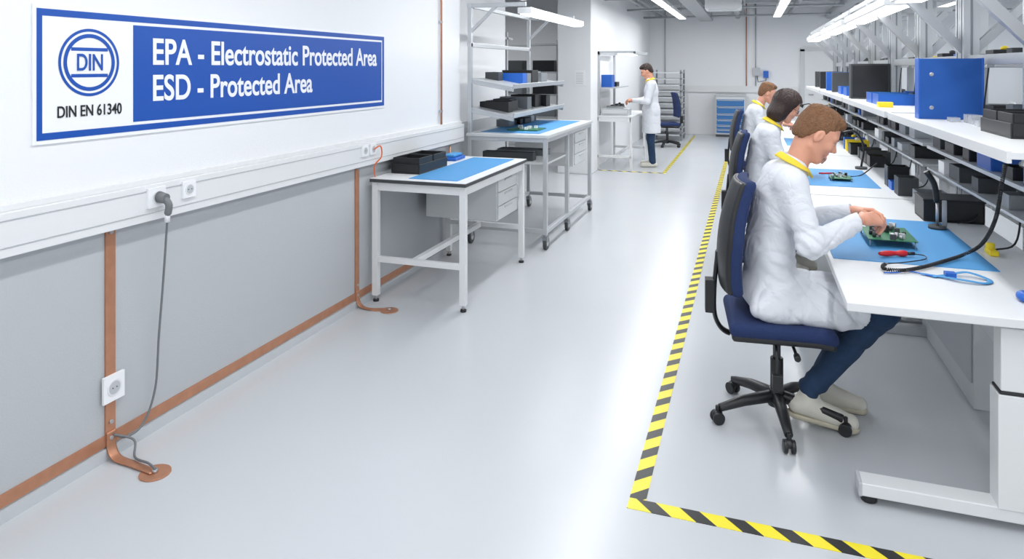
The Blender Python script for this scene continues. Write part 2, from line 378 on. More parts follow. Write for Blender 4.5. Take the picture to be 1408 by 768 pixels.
def standing(name,loc,rz,hairm,q=1.6):
    e=empty(name,loc,rz);res=.0075*q
    er=(.08,-.255,1.14);wrr=(.31,-.10,1.12);el=(.08,.25,1.12);wl=(.30,.08,1.14)
    pr=[ell((.0,0,1.28),(.125,.185,.19)),ell((0,0,1.05),(.125,.165,.2),k=.06),cap((0,-.04,.95),(0,-.05,.5),.145,.155,k=.06),cap((0,.04,.95),(0,.05,.5),.145,.155,k=.06),
        cap((.0,-.15,1.42),(.0,.15,1.42),.065,k=.05),cap((0,0,1.42),(.03,0,1.49),.08,.060,k=.04)]
    for s,E,Wr in((-1,er,wrr),(1,el,wl)): pr+=[cap((0,s*.18,1.41),E,.066,.052,k=.04),cap(E,Wr,.054,.036,k=.03)]
    w0=wr(.004)
    sdf('coat',pr,(-.24,-.36,.5),(.42,.36,1.6),res,'coat',post=lambda d,X,Y,Z:np.maximum(w0(d,X,Y,Z),.58-Z),parent=e)
    pr=[]
    for s in(-1,1): pr+=[cap((0,s*.09,.8),(.01,s*.10,.46),.085,.066,k=.02),cap((.01,s*.10,.46),(-.02,s*.11,.09),.064,.056,k=.02)]
    sdf('trousers',pr,(-.15,-.24,.03),(.15,.24,.72),res,'jeans',parent=e,post=wr(.004))
    for s,n in((-1,'shoe_r'),(1,'shoe_l')):
        sdf(n,[cap((-.06,s*.11,.045),(.15,s*.125,.036),.042,.038)],(-.14,s*.11-.08,-.03),(.24,s*.11+.1,.12),.008,'shoe',post=lambda d,X,Y,Z:np.maximum(d,.003-Z),parent=e)
    collar(e,.02,1.50,.072,.076,.02,(.105,.03,1.44))
    head(e,(.075,0,1.635),.45,0,(.01,0,1.47),hairm,'short',.0055)
    hand(e,'r',wrr,(.85,.4,.05),(-.2,-.5,.8),.0036);hand(e,'l',wl,(.85,-.4,.05),(-.2,.5,.8),.0036)
    return e

# ---------------------------------------------------------------- chair
def chair(loc,rz,q=1.0):
    e=empty('office_chair',loc,rz)
    b=B()
    for i in range(5):
        a=math.radians(200+72*i);c,s=math.cos(a),math.sin(a)
        b.tube([(0.03*c,.03*s,.115),(.17*c,.17*s,.10),(.29*c,.29*s,.072)],[.030,.026,.019],'black',seg=10)
        x,y=.30*c,.30*s
        b.cyl((x,y,.05),(x,y,.085),.010,'black')
        for o in(-.017,.017):
            cx,cy=x-s*o,y+c*o
            b.cyl((cx-s*-.009,cy+c*-.009,.029),(cx-s*.009,cy+c*.009,.029),.029,'black',seg=20)
        b.sph((x,y,.042),.026,'black',sc=(1,1,.8))
    b.cyl((0,0,.07),(0,0,.15),.042,'black',r2=.034);b.cyl((0,0,.14),(0,0,.30),.030,'black');b.cyl((0,0,.30),(0,0,.43),.018,'dark')
    b.box((-.12,-.08,.405),(.12,.08,.44),'black')
    b.tube(smooth_path([(-.08,0,.425),(-.22,0,.40),(-.285,0,.47),(-.29,0,.62),(-.275,0,.80)],6),.030,'black',seg=10,flat=.011,up=(1,0,0.01))
    b.tube(smooth_path([(-.02,-.06,.42),(-.03,-.20,.415),(-.03,-.235,.37),(-.03,-.24,.31)],5),.007,'black')
    b.box((-.052,-.252,.245),(-.008,-.228,.315),'black')
    b.cyl((.05,-.06,.42),(.05,-.24,.41),.007,'black');b.cyl((.05,-.24,.41),(.05,-.275,.405),.014,'black')
    b.box((-.335,-.035,.50),(-.29,.035,.66),'black')
    b.done('base_and_mechanism',bevel=.004,parent=e)
    res=.008*q
    def wseat(X,Y,Z): return (X,Y,Z+.25*np.maximum(X-.12,0)**2*4+.0*Y)
    sdf('seat',[rbx((0,0,.49),(.235,.235,.033),.03)],(-.28,-.28,.42),(.28,.28,.56),res,'fabric',parent=e,warp=wseat)
    sdf('seat_shell',[rbx((0,0,.455),(.225,.225,.018),.015)],(-.28,-.28,.41),(.28,.28,.50),res,'black',parent=e,warp=wseat)
    def wb(X,Y,Z):
        t=(Z-.9)
        wdt=1+.9*np.maximum(t,0)**1.0*.9+.35*np.maximum(-t-.05,0)
        return (X+.215-.55*(t+.12)**2+.02-.8*Y*Y,Y*wdt,Z)
    sdf('backrest',[rbx((0,0,.90),(.030,.215,.27),.028)],(-.42,-.26,.58),(-.02,.26,1.22),res,'fabric',parent=e,warp=wb)
    sdf('backrest_shell',[rbx((-.030,0,.90),(.014,.205,.262),.012)],(-.42,-.26,.58),(-.02,.26,1.22),res,'black',parent=e,warp=wb)
    return e

# ================================================================ ROOM
def simple(name,lo,hi,m,bev=0):
    b=B();b.box(lo,hi,m);return b.done(name,bevel=bev)
WX=-2.645
simple('floor',(-9.2,-4,-.12),(6.2,18.6,0),'floor')
simple('ceiling',(-9.2,-4,3.35),(6.2,18.6,3.5),'ceil')
b=B();b.box((WX-.5,-4,0),(WX,6.12,3.35),'wall');b.done('wall_left')
simple('wall_left_recess',(-3.4,6.12,0),(-3.1,8.7,3.35),'wall')
simple('wall_left_rear',(-2.9,11.3,0),(-2.5,18.3,3.35),'white')
simple('wall_side_room',(-9.2,14.5,0),(-2.9,14.7,3.35),'white')
simple('wall_side_room_end',(-9.3,6.0,0),(-9.2,14.6,3.35),'white')
simple('wall_side_room_front',(-9.2,6.0,0),(-3.4,6.12,3.35),'white')
simple('wall_back',(-2.9,18.3,0),(6.2,18.5,3.35),'white')
simple('pillar',(-2.95,10.8,0),(-2.4,11.3,3.35),'white',.01)
b=B()
b.box((5.9,-4,0),(6.1,18.3,1.0),'white');b.box((5.9,-4,2.9),(6.1,18.3,3.35),'white')
for i in range(9): b.box((5.9,-4+i*2.75,1.0),(6.1,-3.7+i*2.75,2.9),'white')
b.done('wall_right')
for i in range(8):
    b=B();y0=-3.7+i*2.75;y1=y0+2.45
    b.box((6.0,y0,1.0),(6.03,y1,2.9),'glass')
    for yy in(y0,(y0+y1)/2-.02,y1-.05): b.box((5.95,yy,1.0),(6.0,yy+.05,2.9),'frame')
    for zz in(1.0,2.2,2.85): b.box((5.95,y0,zz),(6.0,y1,zz+.05),'frame')
    b.done('window_%d'%(i+1))
simple('baseboard_left',(WX,-3.9,0),(WX+.012,6.12,.05),'floor')
b=B();b.box((WX,-3.9,1.0),(WX+.055,6.1,1.165),'duct');b.box((WX,-3.9,1.165),(WX+.03,6.1,1.19),'duct')
b.box((WX+.054,-3.9,1.035),(WX+.0585,6.1,1.04),'edge');b.box((WX+.054,-3.9,1.135),(WX+.0585,6.1,1.14),'edge')
b.done('cable_trunking',bevel=.004)
def text(s,y0,y1,z0,z1,m,par,bold=.02,x=WX+.0145):
    c=bpy.data.curves.new('text','FONT');c.body=s;c.extrude=.0008;c.offset=bold;c.size=1
    o=bpy.data.objects.new('lettering',c);scene.collection.objects.link(o);c.materials.append(M[m])
    bpy.context.view_layer.update()
    bb=[Vector(v) for v in o.bound_box];xs=[v.x for v in bb];ys=[v.y for v in bb]
    sx=(y1-y0)/(max(xs)-min(xs));sy=(z1-z0)/(max(ys)-min(ys))
    R=Matrix(((0,0,1,0),(1,0,0,0),(0,1,0,0),(0,0,0,1)))
    o.parent=par
    o.matrix_basis=Matrix.Translation((x,y0-min(xs)*sx,z0-min(ys)*sy))@R@Matrix.Diagonal((sx,sy,1,1))
    return o
sg=empty('esd_area_sign')
b=B();b.box((WX,1.93,1.397),(WX+.008,4.667,1.95),'signw')
x0,x1=WX+.008,WX+.0095
Y0,Y1,Z0,Z1=1.945,4.652,1.413,1.934;t=.028
b.box((x0,Y0,Z0),(x1,Y1,Z0+t),'blue');b.box((x0,Y0,Z1-t),(x1,Y1,Z1),'blue');b.box((x0,Y0,Z0+t),(x1,Y0+t*.8,Z1-t),'blue');b.box((x0,Y1-t,Z0+t),(x1,Y1,Z1-t),'blue')
b.box((x0,2.392,Z0+.042),(x1,4.612,Z1-.042),'blue')
def annulus(b,cy,cz,ra,rb,m,x):
    i=b.mi(m);N=64;v=[[b.bm.verts.new((x,cy+r*math.cos(2*math.pi*k/N),cz+r*math.sin(2*math.pi*k/N))) for k in range(N)] for r in(ra,rb)]
    for k in range(N):
        f=b.bm.faces.new((v[0][k],v[0][(k+1)%N],v[1][(k+1)%N],v[1][k]));f.material_index=i
cy,cz=2.176,1.722
annulus(b,cy,cz,.142,.130,'blue',x1);annulus(b,cy,cz,.120,.104,'blue',x1)
for dz in(.048,-.062): b.box((x0,cy-.085,cz+dz),(x1,cy+.085,cz+dz+.014),'blue')
b.done('panel',parent=sg)
text('DIN',cy-.060,cy+.060,cz-.034,cz+.036,'blue',sg,.01,x=x1+.001)
text('DIN EN 61340',2.03,2.33,1.497,1.545,'black',sg,.012,x=x1+.001)
text('EPA - Electrostatic Protected Area',2.50,4.54,1.712,1.838,'signw',sg,.018,x=x1+.001)
text('ESD - Protected Area',2.50,3.74,1.543,1.668,'signw',sg,.018,x=x1+.001)

b=B()
b.box((WX,-3.9,.058),(WX+.006,6.1,.108),'copper')
for y in(2.276,4.276):
    b.box((WX+.001,y-.024,.06),(WX+.009,y+.024,1.0),'copper')
    for z in(.09,.16,.985):b.cyl((WX+.008,y,z),(WX+.016,y,z),.009,'screen',seg=10)
    dx=-2.36 if y<3 else -2.39;dy=2.25 if y<3 else 4.29
    b.tube(smooth_path([(WX+.012,y,.12),(WX+.014,y,.05),(WX+.05,y-.005,.012),(-2.5,y-.01,.005),(dx,dy,.006)],6),.024,'copper',seg=8,flat=.003,up=(1,0,1))
    b.cyl((dx,dy,0),(dx,dy,.005),.062,'copper',seg=32);b.cyl((dx,dy,.005),(dx,dy,.018),.012,'screen',seg=8)
b.done('copper_grounding_strip')
b=B();b.cyl((WX+.02,5.66,1.16),(WX+.02,5.66,3.3),.009,'copper');
for z in(1.3,2.1,2.9):b.box((WX,5.64,z),(WX+.025,5.68,z+.02),'screen')
b.cyl((WX+.03,5.82,0.0),(WX+.03,5.82,.98),.010,'copper')
b.done('copper_pipe')
def socket(y,z,x=WX+.055,w=.08,h=.08,name='power_socket'):
    b=B();b.box((x,y-w/2,z-h/2),(x+.012,y+w/2,z+h/2),'signw')
    b.cyl((x+.010,y,z),(x+.0145,y,z),min(w,h)*.34,'duct',seg=24);b.cyl((x+.0140,y,z),(x+.015,y,z),min(w,h)*.27,'edge',seg=24)
    for s in(-1,1):b.cyl((x+.014,y+s*.010,z),(x+.0158,y+s*.010,z),.003,'black',seg=8)
    return b.done(name,bevel=.003)
socket(2.47,1.105,w=.10,h=.09);socket(2.665,1.11);socket(4.29,1.112);socket(4.40,1.112);socket(2.283,.307,x=WX+.010,w=.105,h=.115)
b=B()
b.cyl((WX+.066,2.48,1.105),(WX+.11,2.48,1.10),.027,'cable',r2=.022)
b.tube(smooth_path([(WX+.10,2.48,1.10),(WX+.12,2.485,1.07),(WX+.11,2.487,1.02)],5),[.016]*10+[.010],'cable')
b.cyl((WX+.11,2.487,1.04),(WX+.108,2.487,.99),.012,'signw')
b.tube(smooth_path([(WX+.11,2.487,1.02),(WX+.10,2.49,.93),(WX+.07,2.50,.7),(WX+.05,2.495,.45),(WX+.04,2.485,.22),(WX+.04,2.42,.09),(WX+.03,2.34,.065),(WX+.018,2.285,.10)],8),.005,'cable')
b.tube(smooth_path([(WX+.018,2.285,.10),(WX+.06,2.35,.05),(WX+.12,2.30,.012),(-2.42,2.27,.022),(-2.36,2.25,.02)],8),.005,'cable')
b.done('grounding_cable')
b=B();b.tube(smooth_path([(WX+.07,4.40,1.11),(WX+.10,4.44,1.13),(WX+.09,4.47,1.05),(WX+.05,4.44,.98),(WX+.05,4.47,.86),(WX+.09,4.50,.83)],7),.005,'orange');b.done('orange_cable')

b=B()
b.box((-.452,2.735,0),(-.388,14.4,.002),'tapeY')
b.box((-.452,2.668,0),(1.6,2.735,.002),'tapeX')
b.box((-1.35,11.35,0),(-1.29,17.8,.002),'tapeY');b.box((-2.5,11.29,0),(-1.29,11.35,.002),'tapeX')
b.done('hazard_floor_tape')

# ---------------------------------------------------------------- left table
b=B()
X0,X1,Y0,Y1,H=-2.61,-1.86,4.40,5.78,.90
b.box((X0,Y0,H-.03),(X1,Y1,H),'bench');b.box((X0,Y0-.004,H-.028),(X1+.004,Y0,H-.004),'dark');b.box((X1,Y0,H-.028),(X1+.004,Y1,H-.004),'dark')
for x in(X0+.005,X1-.055):
    for y in(Y0+.02,Y1-.07):
        b.box((x,y,.045),(x+.045,y+.045,H-.03),'bench')
        b.cyl((x+.022,y+.022,.015),(x+.022,y+.022,.05),.009,'screen');b.cyl((x+.022,y+.022,0),(x+.022,y+.022,.016),.022,'black')
for y in(Y0+.025,Y1-.065):
    b.box((X0+.05,y,H-.09),(X1-.055,y+.035,H-.03),'bench');b.box((X0+.05,y,.29),(X1-.055,y+.035,.33),'bench')
for x in(X0+.01,X1-.05): b.box((x,Y0+.06,H-.09),(x+.035,Y1-.07,H-.03),'bench')
b.box((-2.30,Y0+.06,.29),(-2.26,Y1-.07,.33),'bench')
b.done('packing_table',bevel=.003)
b=B();b.box((-2.56,5.22,.46),(-1.935,5.71,.808),'frame')
for i in range(3):
    z=.47+i*.112;b.box((-1.935,5.235,z),(-1.922,5.70,z+.104),'frame');b.box((-1.922,5.38,z+.075),(-1.914,5.56,z+.088),'edge')
b.box((-2.56,5.22,.808),(-1.935,5.71,.812),'edge');b.done('drawer_unit',bevel=.003)
simple('blue_work_mat',(-2.33,4.47,.9),(-1.95,5.70,.904),'mat')
def bins(name,x0,y0,z,w,l,h,n,m='black'):
    b=B();b.tray((x0,y0,z),(x0+w,y0+l,z+h*.62),m,.008)
    for i in range(n):
        yy=y0+l*(i/n)
        b.tray((x0+.01,yy+.012,z+.01),(x0+w-.01,yy+l/n-.006,z+h),m,.006,fill='dark')
        b.box((x0+w-.012,yy+l/n*.3,z+h*.35),(x0+w-.006,yy+l/n*.6,z+h*.6),'edge')
    return b.done(name,bevel=.003)
bins('parts_bin_set',-2.58,4.66,.9,.24,.50,.12,2)
b=B();b.box((-2.52,5.42,.9),(-2.38,5.64,.93),'bluep');b.box((-2.50,5.44,.93),(-2.40,5.62,.955),'mat');b.done('tape_dispenser',bevel=.01)

# ---------------------------------------------------------------- trolley bench
b=B();H=1.07;X0,X1,Y0,Y1=-2.60,-1.78,6.17,8.1
b.box((X0,Y0,H-.03),(X1,Y1,H),'frame')
def post(x,y,z0,z1,w=.04,m='alu'): b.box((x-w/2,y-w/2,z0),(x+w/2,y+w/2,z1),m)
for y in(Y0+.03,7.0,Y1-.03):
    post(X1-.03,y,.14,H-.03)
for y in(Y0+.03,Y1-.03): post(X0+.03,y,.14,2.32)
for y in(Y0+.03,Y1-.03):
    b.box((X0+.05,y-.018,.15),(X1-.03,y+.018,.19),'alu');b.box((X0+.05,y-.018,H-.07),(X1-.03,y+.018,H-.03),'alu')
for x in(X0+.03,X1-.03):
    b.box((x-.018,Y0+.05,.15),(x+.018,Y1-.05,.19),'alu');b.box((x-.018,Y0+.05,H-.07),(x+.018,Y1-.05,H-.03),'alu')
b.box((X0+.05,Y0+.1,.78),(X1-.04,Y0+.9,.80),'frame')
for x,y in((X0+.03,Y0+.03),(X1-.03,Y0+.03),(X1-.03,7.0),(X1-.03,Y1-.03),(X0+.03,Y1-.03)):
    b.cyl((x,y,.12),(x,y,.15),.015,'screen');b.box((x-.024,y-.03,.07),(x+.024,y+.03,.125),'alud')
    b.cyl((x-.016,y+.02,.06),(x+.016,y+.02,.06),.06,'dark',seg=24);b.cyl((x-.019,y+.02,.06),(x+.019,y+.02,.06),.03,'edge',seg=16)
b.box((-2.5,7.35,.62),(-1.83,7.95,1.0),'bench')
for i in range(3): b.box((-1.83,7.37,.635+i*.12),(-1.815,7.93,.745+i*.12),'frame');b.box((-1.815,7.55,.715+i*.12),(-1.808,7.75,.728+i*.12),'edge')
R=Matrix.Rotation(math.radians(10),3,'Y')
for z in(1.58,1.30):
    b.box((-2.58,6.2,z),(-2.12,8.06,z+.018),'alu',rot=R,piv=(-2.58,7,z))
    b.box((-2.13,6.2,z),(-2.115,8.06,z+.045),'alu',rot=R,piv=(-2.58,7,z))
    for y in(6.21,8.05): b.box((-2.58,y-.012,z-.03),(-2.12,y+.012,z+.0),'alu',rot=R,piv=(-2.58,7,z))
for y in(Y0+.03,Y1-.03):
    b.box((X0+.03,y-.018,2.28),(-2.0,y+.018,2.32),'alu');b.beam((X0+.04,y,2.05),(-2.3,y,2.29),.03,.03,'alu')
b.box((X0+.01,Y0,2.28),(X0+.05,Y1,2.32),'alu');b.box((X0+.01,Y0,1.9),(X0+.05,Y1,1.94),'alu')
b.done('trolley_workbench',bevel=.003)
simple('blue_work_mat',(-2.5,6.3,1.07),(-1.9,7.95,1.074),'mat')
b=B();b.box((-2.12,6.3,2.22),(-1.98,8.5,2.28),'bench');b.box((-2.105,6.33,2.212),(-1.995,8.47,2.222),'tube');b.done('bench_luminaire',bevel=.004)
def clutter(name,xa,xb,ya,yb,z,n,slope=0,hmax=.1,cols=None,gap=.05):
    b=B();y=ya
    cols=cols or ['black','black','dark','dark','alud','black','edge','black','bluep','dark']
    while y<yb-.08:
        l=random.uniform(.1,.24);w=random.uniform(.12,xb-xa);h=random.uniform(.05,hmax);c=random.choice(cols)
        zz=z-slope*(w)
        b.tray((xa,y,zz),(xa+w,min(y+l,yb),zz+h+slope*w),c,.006,fill=random.choice(['dark','edge','yelp','signw','dark','dark']))
        if random.random()<.4:
            b.sph((xa+w*.5,y+l/2,zz+h+.01),.025,random.choice(['yelp','signw','edge','dark']),sc=(1,1,.7),seg=8)
        y+=l+random.uniform(.01,gap)
    return b.done(name,bevel=.002)
clutter('parts_bin_row',-2.55,-2.2,6.55,8.0,1.59,8,.17,.09);clutter('parts_bin_row',-2.55,-2.2,6.4,7.9,1.31,8,.17,.09)
clutter('parts_bin_row',-2.56,-2.36,6.9,7.9,1.074,5,0,.08);clutter('parts_bin_row',-2.5,-1.95,6.35,7.0,.80,4,0,.1)
b=B();b.box((-2.3,6.5,1.076),(-1.98,6.8,1.085),'pcb')
for i in range(8):
    x=random.uniform(-2.28,-2.05);y=random.uniform(6.52,6.75);b.box((x,y,1.085),(x+.03,y+.03,1.11),random.choice(['dark','edge','signw']))
b.done('circuit_board')

# ---------------------------------------------------------------- side-room bits
b=B()
for y in(9.2,12.0):
    for x in(-5.2,-3.3):b.box((x,y,0),(x+.05,y+.05,2.2),'alu')
    for z in(.3,.8,1.2,1.6,2.1):b.box((-5.2,y-.2,z),(-3.25,y+.25,z+.03),'alu')
b.done('storage_rack')
clutter('parts_bin_row',-4.2,-3.5,9.0,9.4,1.63,4,0,.2)
b=B()
for x in(-5.0,-4.3,-3.7):
    for z in(.83,1.23,1.63):b.tray((x,11.85,z),(x+.4,12.2,z+.2),random.choice(['black','alud','dark']),.01,fill='dark')
b.done('storage_bins')
for x,y in((-4.0,9.5),(-6,11)):
    b=B();b.box((x,y,2.95),(x+.14,y+2.6,3.02),'bench');b.box((x+.02,y+.03,2.94),(x+.12,y+2.57,2.952),'tube');b.cyl((x+.07,y+.3,3.02),(x+.07,y+.3,3.35),.006,'edge');b.cyl((x+.07,y+2.3,3.02),(x+.07,y+2.3,3.35),.006,'edge');b.done('ceiling_luminaire')

# ---------------------------------------------------------------- standing man's bench
b=B()
b.box((-2.45,11.42,.87),(-1.83,13.0,.90),'bench')
for x in(-2.43,-1.87):
    for y in(11.45,12.95): b.box((x-.02,y-.02,.0),(x+.02,y+.02,.87),'bench')
for y in(11.45,12.95):b.box((-2.43,y-.02,.2),(-1.87,y+.02,.24),'bench');b.box((-2.43,y-.02,.8),(-1.87,y+.02,.87),'bench')
b.box((-2.17,11.45,.2),(-2.13,12.95,.24),'bench')
for y in(11.5,12.9):
    b.box((-2.44,y-.02,.9),(-2.40,y+.02,1.98),'alu');b.box((-2.44,y-.02,1.94),(-1.8,y+.02,1.98),'alu')
b.box((-1.84,11.48,1.92),(-1.8,12.92,1.97),'alu');b.box((-2.44,11.48,1.92),(-2.4,12.92,1.97),'alu');b.box((-2.12,11.6,1.92),(-1.98,12.8,1.95),'tube')
b.box((-2.44,11.5,1.35),(-2.15,12.9,1.37),'alu')
b.done('assembly_table',bevel=.003)
b=B();b.box((-2.38,11.46,.9),(-1.92,11.8,1.02),'edge');b.box((-2.36,11.45,.93),(-1.94,11.462,.99),'frame');b.box((-2.30,11.5,1.02),(-2.0,11.7,1.035),'alud');b.done('test_instrument',bevel=.008)
b=B();b.box((-2.40,11.6,1.37),(-2.22,11.85,1.58),'bluep');b.tray((-2.40,11.95,1.37),(-2.2,12.2,1.45),'black');b.done('blue_storage_box',bevel=.006)
clutter('parts_bin_row',-2.38,-2.1,11.85,12.9,.90,5,0,.14)
b=B()
b.box((-2.66,10.792,1.42),(-2.50,10.80,1.66),'signw')
for i in range(6): b.box((-2.64,10.79,1.45+i*.032),(-2.53,10.7925,1.458+i*.032),'edge')
b.done('wall_notice')

# ---------------------------------------------------------------- back area
b=B()
for x in(-2.2,-1.55):
    for y in(16.4,17.2): b.box((x,y,0),(x+.04,y+.04,1.65),'alud')
for i in range(11): b.box((-2.2,16.4,.12+i*.145),(-1.51,17.24,.145+i*.145),'edge')
b.done('tray_rack')
b=B();cx=-.47;b.box((cx-.34,17.75,.06),(cx+.34,18.25,1.0),'frame');b.box((cx-.36,17.73,1.0),(cx+.36,18.27,1.04),'edge')
for i,h in enumerate((.1,.1,.14,.14,.18,.18)):
    z=.09+sum((.1,.1,.14,.14,.18,.18)[:i]);
    b.box((cx-.32,17.735,z+.008),(cx+.32,17.75,z+h-.008),'drawblue');b.box((cx-.30,17.722,z+h-.04),(cx+.30,17.735,z+h-.022),'edge')
b.box((cx-.34,17.76,0),(cx+.34,18.2,.06),'dark')
b.done('tool_cabinet',bevel=.004)
b=B();b.box((-2.5,18.25,1.08),(1.1,18.3,1.24),'duct');b.done('trim_1')
b=B();b.box((1.15,18.26,0),(1.25,18.3,2.15),'frame');b.box((2.15,18.26,0),(2.25,18.3,2.15),'frame');b.box((1.15,18.26,2.1),(2.25,18.3,2.2),'frame');b.box((1.25,18.27,0),(2.15,18.29,2.1),'bench');b.cyl((1.33,18.24,1.05),(1.45,18.24,1.05),.012,'screen');b.done('door_1')
b=B();b.cyl((-.1,18.27,1.24),(-.1,18.27,3.3),.012,'copper');b.cyl((.12,18.27,1.24),(.12,18.27,3.3),.012,'pipe');b.cyl((-2.1,18.27,1.24),(-2.1,18.27,3.3),.012,'pipe')
b.box((.05,18.2,1.5),(.22,18.3,1.7),'edge');b.box((.3,18.2,1.45),(.42,18.3,1.62),'bluep');b.tube([(.15,18.22,1.5),(.18,18.22,1.35),(.36,18.22,1.38),(.36,18.22,1.5)],.01,'dark');b.done('wall_pipes')
chair((-1.7,15.2,0),math.radians(200),1.8)

# ---------------------------------------------------------------- ceiling services
b=B()
for y in(8.5,11.0,13.5,16.0): b.box((-2.5,y,3.12),(5.9,y+.22,3.35),'ceil')
b.done('ceiling_beams')
b=B()
for x,z,r in((-2.2,3.02,.03),(-2.05,3.02,.02),(-.3,3.0,.07),(-.12,3.05,.025),(.9,3.02,.05),(1.8,2.98,.10),(3.0,3.0,.05)):
    b.cyl((x,6.5,z),(x,18.3,z),r,'pipe')
for y in(9.7,12.3,14.8,17.2): b.cyl((-2.5,y,2.93),(5.9,y,2.93),.022,'pipe');b.cyl((-2.5,y+.12,2.93),(5.9,y+.12,2.93),.015,'alud')
for x in(-2.2,-.3,1.8,3.0):
    for y in(9.7,12.3,14.8,17.2): b.cyl((x,y,2.93),(x,y,3.35),.006,'edge')
b.done('ceiling_pipes')
b=B()
b.box((-1.2,10.5,2.88),(-.9,18.2,2.90),'pipe');b.box((-1.2,10.5,2.9),(-1.19,18.2,2.95),'pipe');b.box((-.91,10.5,2.9),(-.9,18.2,2.95),'pipe')
for y in(11.5,13.2,15.4,17.6): b.cyl((-1.2,y,2.9),(-1.2,y,3.35),.006,'edge');b.cyl((-.9,y,2.9),(-.9,y,3.35),.006,'edge')
b.done('cable_tray')
b=B();b.box((-.75,12.45,2.72),(-.15,13.05,2.90),'bench');b.box((-.7,12.5,2.71),(-.2,13.0,2.722),'frame');
for x in(-.7,-.2): b.cyl((x,12.7,2.90),(x,12.7,3.35),.006,'edge')
b.done('ceiling_air_conditioner',bevel=.01)

def area(name,loc,sx,sy,pw,col=(.975,.99,1)):
    l=bpy.data.lights.new(name,'AREA');l.shape='RECTANGLE';l.size=sx;l.size_y=sy;l.energy=pw;l.color=col
    o=bpy.data.objects.new(name,l);o.location=loc;scene.collection.objects.link(o);return o
for x in(-1.5,.56,3.4):
    for y0,y1 in((-3.2,-.4),(.2,3.6),(4.4,7.4),(7.8,10.3),(10.6,13.4),(13.6,16.6)):  # span just ahead of the pillar: unseen fixtures added to brighten its front face
        z=2.84
        b=B();b.box((x-.09,y0,z),(x+.09,y1,z+.06),'bench');
        b.box((x-.075,y0+.02,z-.006),(x+.075,y1-.02,z+.001),'tube')
        for yy in(y0+.4,y1-.4): b.cyl((x,yy,z+.06),(x,yy,3.35),.005,'edge')
        b.done('ceiling_luminaire')
        area('luminaire_light',(x,(y0+y1)/2,z-.012),.14,(y1-y0)-.06,35)
area('bench_light',(-2.05,7.4,2.205),.1,2.1,6)
area('side_room_light',(-5.2,11.5,2.9),2.5,3,60)

